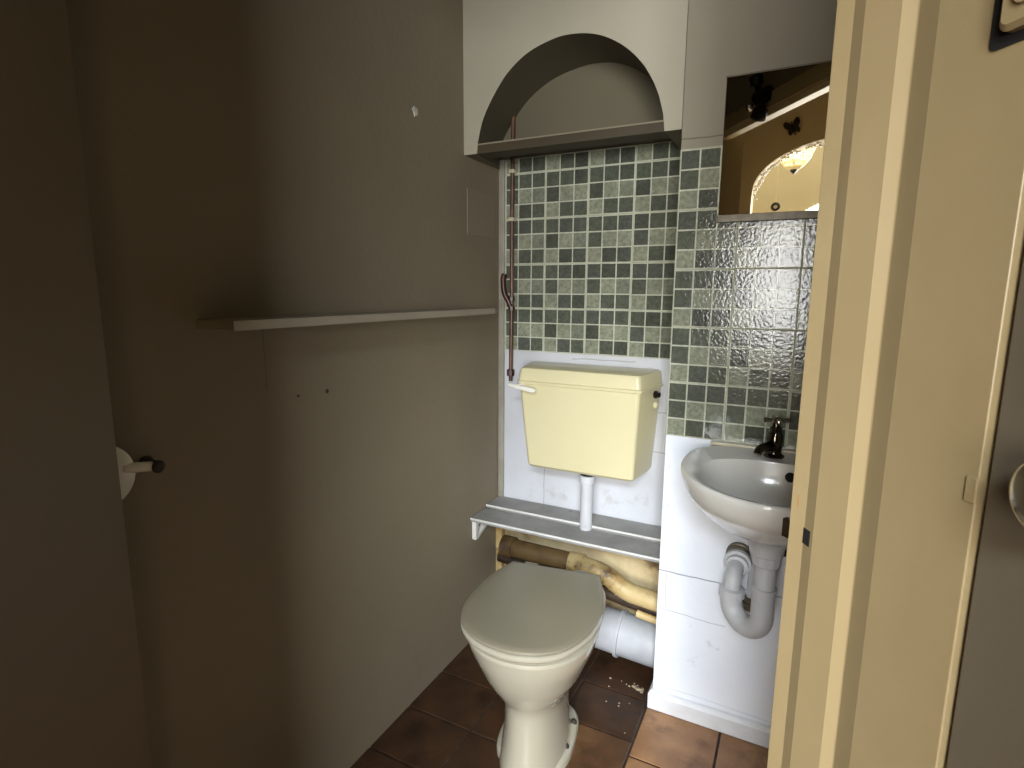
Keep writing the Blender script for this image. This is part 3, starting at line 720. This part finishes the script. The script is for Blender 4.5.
# wall left of the doorway runs to the left wall; right of it to wall_right
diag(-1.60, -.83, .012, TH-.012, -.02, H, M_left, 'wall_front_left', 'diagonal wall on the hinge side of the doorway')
diag(.05, .60, .012, TH-.03, -.02, H, M_left, 'wall_front_right', 'diagonal wall on the latch side of the doorway')
diag(-.83, .05, .006, .040, HZ+.05, H, M_left, 'wall_over_door', 'wall above the door head')
# frame: profiled latch jamb
JP = [Vector(p) for p in ((.968, -1.170), (.9821, -1.1811), (.9895, -1.1940), (1.0135, -1.2170), (1.0245, -1.2207), (1.0349, -1.2413), (1.0825, -1.3016))]
gd = (JP[6]-JP[5]).normalized(); gn = Vector((-gd.y, gd.x))                  # last face: along gd; gn points into the frame
if gn.x < 0: gn = -gn
plan = [tuple(p) for p in JP] + [tuple(JP[6]+gn*.045), (1.045, -1.120), (.995, -1.135)]
fr = empty('trim_door_frame', (P0.x, P0.y, 0), 'cream gloss painted door frame at the right', 'door frame', kind='structure')
bm = bmesh.new(); prism(bm, plan, 0, HZ+.05); part('latch_jamb', bm, M_cream, fr, 'cream latch jamb with stepped mouldings', bevel=.0012, segs=3)
bm = bmesh.new(); obox(bm, (P0.x, P0.y), (d.x, d.y), (n.x, n.y), -.83, -.78, 0, .13, 0, HZ+.05); part('hinge_jamb', bm, M_cream, fr, 'cream hinge jamb', bevel=.002)
bm = bmesh.new()
obox(bm, (P0.x, P0.y), (d.x, d.y), (n.x, n.y), -.78, .015, 0, .045, HZ, HZ+.05)
part('head', bm, M_lightbar, fr, 'cream door head', bevel=.002)
bm = bmesh.new(); obox(bm, (P0.x, P0.y), (d.x, d.y), (n.x, n.y), -.83, .06, -.022, -.001, HZ+.022, HZ+.085); part('inner_architrave', bm, M_hallw, fr, 'buff strip along the inside of the door head', bevel=.002)
# strike plates, notch
def fbox(name, o, ax, a0, a1, b0, b1, z0, z1, m, label, parent=None, **kw):
    ax = Vector(ax).normalized(); ay = Vector((ax.y, -ax.x))                 # ay points out of the frame, towards the opening
    if ay.dot(Vector((.961, -1.788))-Vector(o)) < 0: ay = -ay
    bm = bmesh.new(); obox(bm, o, ax, ay, a0, a1, b0, b1, z0, z1)
    return part(name, bm, m, parent or fr, label, **kw)
fbox('strike_plate', JP[0], JP[1]-JP[0], -.0072, .0012, -.006, .0008, .990, 1.010, M_brass, 'dark latch keep lip at the far edge of the jamb', bevel=.0008)
fbox('latch_slot', JP[1], JP[2]-JP[1], -.0005, .0105, -.004, .0006, .993, 1.009, M_black, 'dark latch slot in the jamb step')
fbox('catch_notch', JP[6], gd, -.008, .0008, -.003, .0018, 1.094, 1.113, M_cream, 'small cream notch at the outer edge', bevel=.001)
fbox('paint_scratch', JP[0], JP[1]-JP[0], .008, .0095, -.001, .0003, 1.028, 1.040, mat('scratched_bare_wood', (150, 112, 66), rough=.6), None)

# box high on the frame, right edge
FB = JP[6] - gd*.034
t = empty('frame_box', (FB.x, FB.y, 1.45), 'cream painted box with a dark gap round it high on the door frame', 'switch')
go = -gn
def rr3(t0, t1, z0, z1, r, h): 
    return [(FB.x+gd.x*a+go.x*h, FB.y+gd.y*a+go.y*h, b) for a, b in rrect(t0, t1, z0, z1, r, 5)]
bm = bmesh.new(); loft(bm, [rr3(0, .05, 1.402, 1.53, .005, -.001), rr3(0, .05, 1.402, 1.53, .005, .0012)]); part('back_plate', bm, M_black, t, 'dark recessed surround')
bm = bmesh.new(); loft(bm, [rr3(.0100, .06, 1.4085, 1.53, .007, .0012), rr3(.0100, .06, 1.4085, 1.53, .007, .007), rr3(.013, .057, 1.412, 1.527, .005, .010)]); part('cover', bm, M_cream, t, smooth=25)
bm = bmesh.new(); loft(bm, [rr3(.020, .045, 1.420, 1.52, .006, .0098), rr3(.021, .044, 1.421, 1.519, .006, .0125)]); part('rocker', bm, M_cream, t, smooth=25)

# door 2 : warm grey leaf just beyond the frame
gx, gy = JP[6]
bx = gx + .004
dr = empty('door_2', (bx, gy, 0), 'warm grey painted door leaf at the far right edge beside the cream frame', 'door', kind='structure')
dd = Vector((.50, -.866)).normalized(); dn = Vector((dd.y, -dd.x))
q1 = Vector((gx, gy)) + Vector((.0048, -.0005))
bm = bmesh.new(); obox(bm, q1, dd, dn, 0, .42, -.038, 0, .006, 1.99); part('leaf', bm, M_doorR, dr, bevel=.002)
kc = q1 + dd*.066
bm = bmesh.new()
lathe(bm, [(0, .015), (.003, .015), (.004, .008), (.012, .008), (.014, .020), (.016, .0235), (.027, .024), (.030, .020), (.031, .006)], (kc.x, kc.y, 1.124), (dn.x, dn.y, 0), 36)
part('door_handle', bm, M_chrome, dr, 'brushed silver round door handle', smooth=35)
# wall beyond door 2
bm = bmesh.new()
q = q1 + dd*.43; ex_ = Vector((1, -.02)).normalized()
obox(bm, (q.x+.02, q.y), (1, 0), (0, 1), 0, 2.4, 0, .10, -.02, H)
struct('wall_hall_right', bm, M_hallw, 'buff hall wall on the latch side beyond the grey door', 'wall')
bm = bmesh.new(); box(bm, 1.16, 1.30, -1.60, -.85, -.02, H)
struct('wall_behind_door', bm, M_doorR, 'dark wall closing off the space behind the grey door', 'wall')
bm = bmesh.new(); prism(bm, [(1.09, -1.29), (1.30, -1.29), (1.30, -1.66), (q1.x+dn.x*-.05, q1.y+.0)], 2.0, H)
prism(bm, [(1.0, -1.16), (1.10, -1.10), (1.20, -1.29), (1.092, -1.29)], HZ+.05, H)
struct('wall_over_door_right', bm, M_hallw, 'buff wall above the grey door', 'wall')

# door 1 : leaf opened into the toilet room against the left wall
hx, hy = hinge.x-.02, hinge.y-.01
ex, ey = .090, -1.345
dv = Vector((ex-hx, ey-hy)); LW = dv.length; dv.normalize(); dw = Vector((-dv.y, dv.x))   # dw: towards camera side?
if (Vector((.961, -1.788))-Vector((hx, hy))).dot(dw) < 0 and False: dw = -dw
dw = Vector((dv.y, -dv.x))
if dw.y < 0: dw = -dw                                                     # visible (inner) face looks towards +y
dl = empty('door_1', (hx, hy, 0), 'drab brown-grey door leaf opened against the left wall', 'door', kind='structure')
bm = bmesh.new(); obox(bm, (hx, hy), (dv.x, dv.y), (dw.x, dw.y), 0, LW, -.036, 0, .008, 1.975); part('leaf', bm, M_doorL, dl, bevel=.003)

# roll holder on the left wall, partly hidden by the door leaf
ZR = .953
t = empty('roll_holder', (0, -1.29, ZR), 'white domed disc and short rod on the left wall, half hidden by the open door', 'holder')
bm = bmesh.new(); lathe(bm, [(.012, .030), (.016, .046), (.021, .052), (.026, .050), (.031, .040), (.034, .022), (.035, .006)], (0, -1.339, ZR), (1, 0, 0), 40); part('disc', bm, M_knobw, t, 'white domed disc', smooth=40)
bm = bmesh.new(); lathe(bm, [(0, .014), (.014, .014)], (0, -1.339, ZR), (1, 0, 0), 20); part('spindle', bm, M_rubber, t, smooth=40)
bm = bmesh.new(); tube(bm, [(.026, -1.310, ZR+.008), (.026, -1.264, ZR-.001)], .0085, 16); part('rod', bm, M_knobw, t, smooth=30)
bm = bmesh.new(); lathe(bm, [(0, .013), (.004, .013), (.006, .009), (.030, .009), (.036, .011), (.040, .006)], (0, -1.258, ZR-.002), (1, 0, 0), 16); part('mount', bm, M_rubber, t, 'dark wall mount', smooth=30)

# door closer above the doorway (seen in the mirror)
CS = .05
t = empty('door_closer', (P0.x-d.x*.37, P0.y-d.y*.42, 2.08), 'dark metal door closer over the doorway, seen only in the mirror', 'door closer')
def LB(a, b, z): p = P0 + d*(a+CS) + n*b; return (p.x, p.y, z)
bm = bmesh.new()
lathe(bm, [(0, .014), (.004, .030), (.075, .032), (.082, .024), (.088, .008)], LB(-.385, -.035, 2.060), (-d.x, -d.y, .0), 20); part('cylinder', bm, M_dark_metal, t, smooth=35)
bm = bmesh.new(); lathe(bm, [(0, .016), (.003, .030), (.040, .032), (.046, .012)], LB(-.415, -.045, 2.005), (-.3, .2, -1), 20); part('lower_cup', bm, M_dark_metal, t, smooth=35)
bm = bmesh.new(); lathe(bm, [(0, .014), (.003, .026), (.036, .028), (.042, .012)], LB(-.45, -.05, 2.110), (-.2, .2, 1), 20); part('upper_cup', bm, M_dark_metal, t, smooth=35)
bm = bmesh.new(); tube(bm, [LB(-.45, -.05, 2.115), (LB(-.44, -.04, 2.06)), LB(-.415, -.045, 2.01)], .014, 12); part('arm', bm, M_dark_metal, t, smooth=35)
bm = bmesh.new(); lathe(bm, [(0, .001), (.005, .014), (.016, .017), (.026, .009), (.028, .001)], LB(-.478, -.06, 2.03), (0, 1, -.3), 16); part('ball_end', bm, M_chrome, t, 'shiny ball end', smooth=35)
bm = bmesh.new(); lathe(bm, [(0, .011), (.006, .010), (.008, .005), (.009, .001)], LB(-.30, .004, 2.14), (-n.x, -n.y, 0), 16)
tag(new_obj('coat_hook', bm, M_dark_metal, None, smooth=30), 'small round dark knob on the wall over the doorway, seen in the mirror', 'hook')

# ------------------------------------------------------------------ hall behind the camera, arch and the room beyond
AY = -2.70
arc = [(.60+.0, .0)]
ax0, ax1, az, at = .540, 1.86, 1.84, 2.165
bm = bmesh.new()
acx, arx, arz = (ax0+ax1)/2, (ax1-ax0)/2, at-az
def aq(xa, za, xb, zb, y0, y1):
    v = [bm.verts.new(p) for p in ((xa, y0, za), (xb, y0, zb), (xb, y0, H), (xa, y0, H))]
    w = [bm.verts.new(p) for p in ((xa, y1, za), (xb, y1, zb), (xb, y1, H), (xa, y1, H))]
    bm.faces.new(v); bm.faces.new(w[::-1]); bm.faces.new((v[0], v[1], w[1], w[0]))
N = 40
AP = [(acx-arx*math.copysign(abs(math.cos(PI*k/N))**.86, math.cos(PI*k/N)), az+arz*math.sin(PI*k/N)**.86) for k in range(N+1)]
for a, b in zip(AP[:-1], AP[1:]): aq(a[0], a[1], b[0], b[1], AY-.10, AY)
box(bm, -.12, ax0, AY-.10, AY, -.02, H); box(bm, ax1, 3.5, AY-.10, AY, -.02, H)
bmesh.ops.remove_doubles(bm, verts=bm.verts[:], dist=1e-5)
wa = struct('wall_hall_arch', bm, M_hallw, 'buff hall wall with a wide arched opening, seen in the mirror', 'wall')
# beaded garland along the arch
bm = bmesh.new()
random.seed(5)
for k in range(120):
    u_ = PI*(.0+1.0*k/119)
    x = acx-(arx-.016)*math.copysign(abs(math.cos(u_))**.86, math.cos(u_)); z = az+(arz-.014)*math.sin(u_)**.86
    for m_ in range(2):
        bmesh.ops.create_icosphere(bm, subdivisions=1, radius=random.uniform(.005, .009), matrix=Matrix.Translation((x+random.uniform(-.008, .008), AY-.05+random.uniform(-.04, .04), z+random.uniform(-.008, .008))))
tag(new_obj('bead_garland', bm, mat('white_beads', (246, 244, 236), rough=.25), None, smooth=60), 'white beaded garland lining the hall arch, seen in the mirror', 'garland', kind='stuff')
# far room
FY = -4.85
wx0, wx1, wz0, wz1 = .42, 2.68, .70, 1.88          # lower window, widened to the right for the added fill light
ux0, ux1, uz0, uz1 = .85, 2.70, 2.72, 3.68         # upper window
bm = bmesh.new()
box(bm, -.12, wx0, FY-.1, FY, -.02, HF); box(bm, ux1, 3.5, FY-.1, FY, -.02, HF)
box(bm, wx0, ux1, FY-.1, FY, -.02, wz0); box(bm, wx1, ux1, FY-.1, FY, wz0, uz0); box(bm, wx0, ux0, FY-.1, FY, uz0, HF)
prism_y(bm, [(wx0, wz1), (.52, wz1), (.90, wz1+.2), (wx1, wz1+.2), (wx1, uz0), (wx0, uz0)], FY-.1, FY)
box(bm, ux0, ux1, FY-.1, FY, uz1, HF)
struct('wall_far', bm, M_room, 'pale cream far wall with two windows behind the camera', 'wall')
bm = bmesh.new(); box(bm, -.12, 0.0, FY, AY-.1, -.02, HF); struct('wall_far_left', bm, M_room, 'pale cream left wall of the far room', 'wall')
bm = bmesh.new(); box(bm, 3.4, 3.5, FY, -1.0, -.02, HF); struct('wall_far_right', bm, M_room, 'pale cream right wall of the far room', 'wall')
M_wf = mat('white_window_paint', (235, 235, 230), rough=.5)
for nm, a0, a1, b0, b1, lb in (('window_1', wx0, wx1, wz0, wz1, 'low bright window in the far room behind the camera'), ('window_2', ux0, ux1, uz0, uz1, 'high bright window in the far room behind the camera')):
    w1 = empty(nm, (a0, FY, b0), lb, 'window', kind='structure')
    bm = bmesh.new()
    box(bm, a0, a1, FY-.09, FY-.04, b0, b0+.04)
    for x in (a0+.02, a1-.02): box(bm, x-.02, x+.02, FY-.09, FY-.04, b0, b1)
    part('window_frame', bm, M_wf, w1)
# butterfly ornament on the hall wall
t = empty('butterfly_ornament', (.75, AY, 2.2), 'small dark metal butterfly on the hall wall above the arch, seen in the mirror', 'ornament')
for s in (-1, 1):
    bm = bmesh.new()
    wg = [(a*.75, b*.75) for a, b in [(0, .0), (.012, .045), (.040, .070), (.062, .055), (.058, .020), (.038, -.002), (.046, -.028), (.034, -.052), (.014, -.040), (0, -.012)]]
    tilt = .35
    def wp_(a, b, y): 
        x = s*a; z = b
        return (.750+x*math.cos(tilt)-z*math.sin(tilt), AY+.006+abs(a)*.35+y, 2.225+x*math.sin(tilt)+z*math.cos(tilt))
    loft(bm, [[wp_(a, b, 0) for a, b in wg], [wp_(a, b, .003) for a, b in wg]]); part('wing', bm, M_brass, t)
bm = bmesh.new(); tube(bm, [(.765, AY+.008, 2.185), (.750, AY+.010, 2.225), (.735, AY+.008, 2.265)], [.003, .006, .003], 10); part('body', bm, M_brass, t, smooth=40)

# pendant lamp in the far room
px, py, pz = .745, -3.15, 2.12
t = empty('pendant_lamp', (px, py, pz), 'pierced cream pendant lampshade in the far room, seen in the mirror', 'lamp')
bm = bmesh.new()
shade = [(0, .03), (.03, .065), (.07, .095), (.12, .115), (.18, .12), (.24, .115)]
SEG = 28
for i in range(len(shade)-1):
    pass
rings = []
K = 14
def srad(a):
    for i in range(len(shade)-1):
        if shade[i][0] <= a <= shade[i+1][0]:
            f = (a-shade[i][0])/(shade[i+1][0]-shade[i][0]); return shade[i][1]*(1-f)+shade[i+1][1]*f
    return shade[-1][1]
for k in range(SEG):
    for sgn in (1, -1):
        pts = []
        for j in range(K+1):
            a = .24*j/K; ang = 2*PI*k/SEG + sgn*a*4.0
            r = srad(a); pts.append((px+r*math.cos(ang), py+r*math.sin(ang), pz-.05+a))
        tube(bm, pts, .0035, 5)
part('shade', bm, mat('cream_lattice', (250, 240, 210), rough=.4), t, smooth=50)
bm = bmesh.new(); lathe(bm, [(0, .001), (.012, .014), (.024, .026), (.030, .030), (.034, .012)], (px, py, pz-.082), (0, 0, 1), 16); part('finial', bm, M_dark_metal, t, smooth=40)
bm = bmesh.new(); tube(bm, [(px, py, pz+.18), (px, py, HF)], .005, 8); part('cord', bm, M_clip, t)
bm = bmesh.new(); lathe(bm, [(0, .002), (.01, .03), (.04, .045), (.07, .03), (.10, .014)], (px, py, pz+.02), (0, 0, 1), 16)
t_em = NT('lit_bulb_glass'); t_em.b.inputs['Emission Color'].default_value = (1, .85, .6, 1); t_em.b.inputs['Emission Strength'].default_value = 6
part('bulb', bm, t_em.m, t, 'lit bulb inside the shade', smooth=50)
# ring ornament hung in the arch
t = empty('ring_ornament', (.672, AY-.16, 1.79), 'small dark ring with white centre hanging in the arch, seen in the mirror', 'ornament')
bm = bmesh.new(); cpts = [(.672+.020*math.cos(2*PI*k/24), AY-.16, 1.793+.020*math.sin(2*PI*k/24)) for k in range(25)]
tube(bm, cpts, .0085, 10); part('ring', bm, M_black, t, smooth=50)
bm = bmesh.new(); lathe(bm, [(0, .011), (.004, .011)], (.672, AY-.162, 1.793), (0, 1, 0), 16); part('centre', bm, M_knobw, t)
bm = bmesh.new(); tube(bm, [(.672, AY-.16, 1.815), (.672, AY-.16, 3.9)], .0012, 6); part('string', bm, M_clip, t)

# ------------------------------------------------------------------ lights
def area(name, loc, target, sx, sy, power, col):
    l = bpy.data.lights.new(name, 'AREA'); l.shape = 'RECTANGLE'; l.size = sx; l.size_y = sy; l.energy = power; l.color = col
    o = bpy.data.objects.new(name, l); COL.objects.link(o); o.location = loc
    o.rotation_euler = (Vector(target)-Vector(loc)).to_track_quat('-Z', 'Y').to_euler(); return o
area('sky_right', (2.25, FY-.14, 3.2), (1.0, -1.2, .6), .8, 1.0, 150, (.80, .90, 1.0))
area('sky_left', (1.35, FY-.14, 3.2), (.9, -1.2, .6), 1.0, 1.0, 175, (.80, .90, 1.0))
area('ground_light', (1.12, FY-.14, 1.42), (1.0, 0, 1.32), 1.36, 1.44, 66, (1.0, .98, .93))
area('fill_right', (2.26, FY-.14, 1.38), (.4, -.2, 1.6), .80, 1.36, 100, (.96, .98, 1.0))  # added fill light, brightens the upper left wall and bulkhead

l = bpy.data.lights.new('pendant_glow', 'POINT'); l.energy = 3; l.color = (1, .84, .62); l.shadow_soft_size = .025
o = bpy.data.objects.new('pendant_glow', l); COL.objects.link(o); o.location = (px, py, pz+.15)

w = bpy.data.worlds.new('daylight'); scene.world = w; w.use_nodes = True
w.node_tree.nodes['Background'].inputs[0].default_value = (.92, .96, 1, 1); w.node_tree.nodes['Background'].inputs[1].default_value = 3.0

# ------------------------------------------------------------------ camera
cam = bpy.data.cameras.new('camera'); co = bpy.data.objects.new('camera', cam); COL.objects.link(co)
co.location = (.96109, -1.78836, 1.24111)
rx, ry, rz = 1.40670, -.0061, .47190
co.rotation_euler = (rx, ry, rz)
cam.sensor_width = 36; cam.sensor_fit = 'HORIZONTAL'; cam.lens = 560.70/1024*36; cam.clip_start = .01
scene.camera = co
scene.view_settings.view_transform = 'Standard'; scene.view_settings.look = 'None'
scene.view_settings.gamma = 1.0; scene.view_settings.use_curve_mapping = False
scene.view_settings.exposure = 0.50
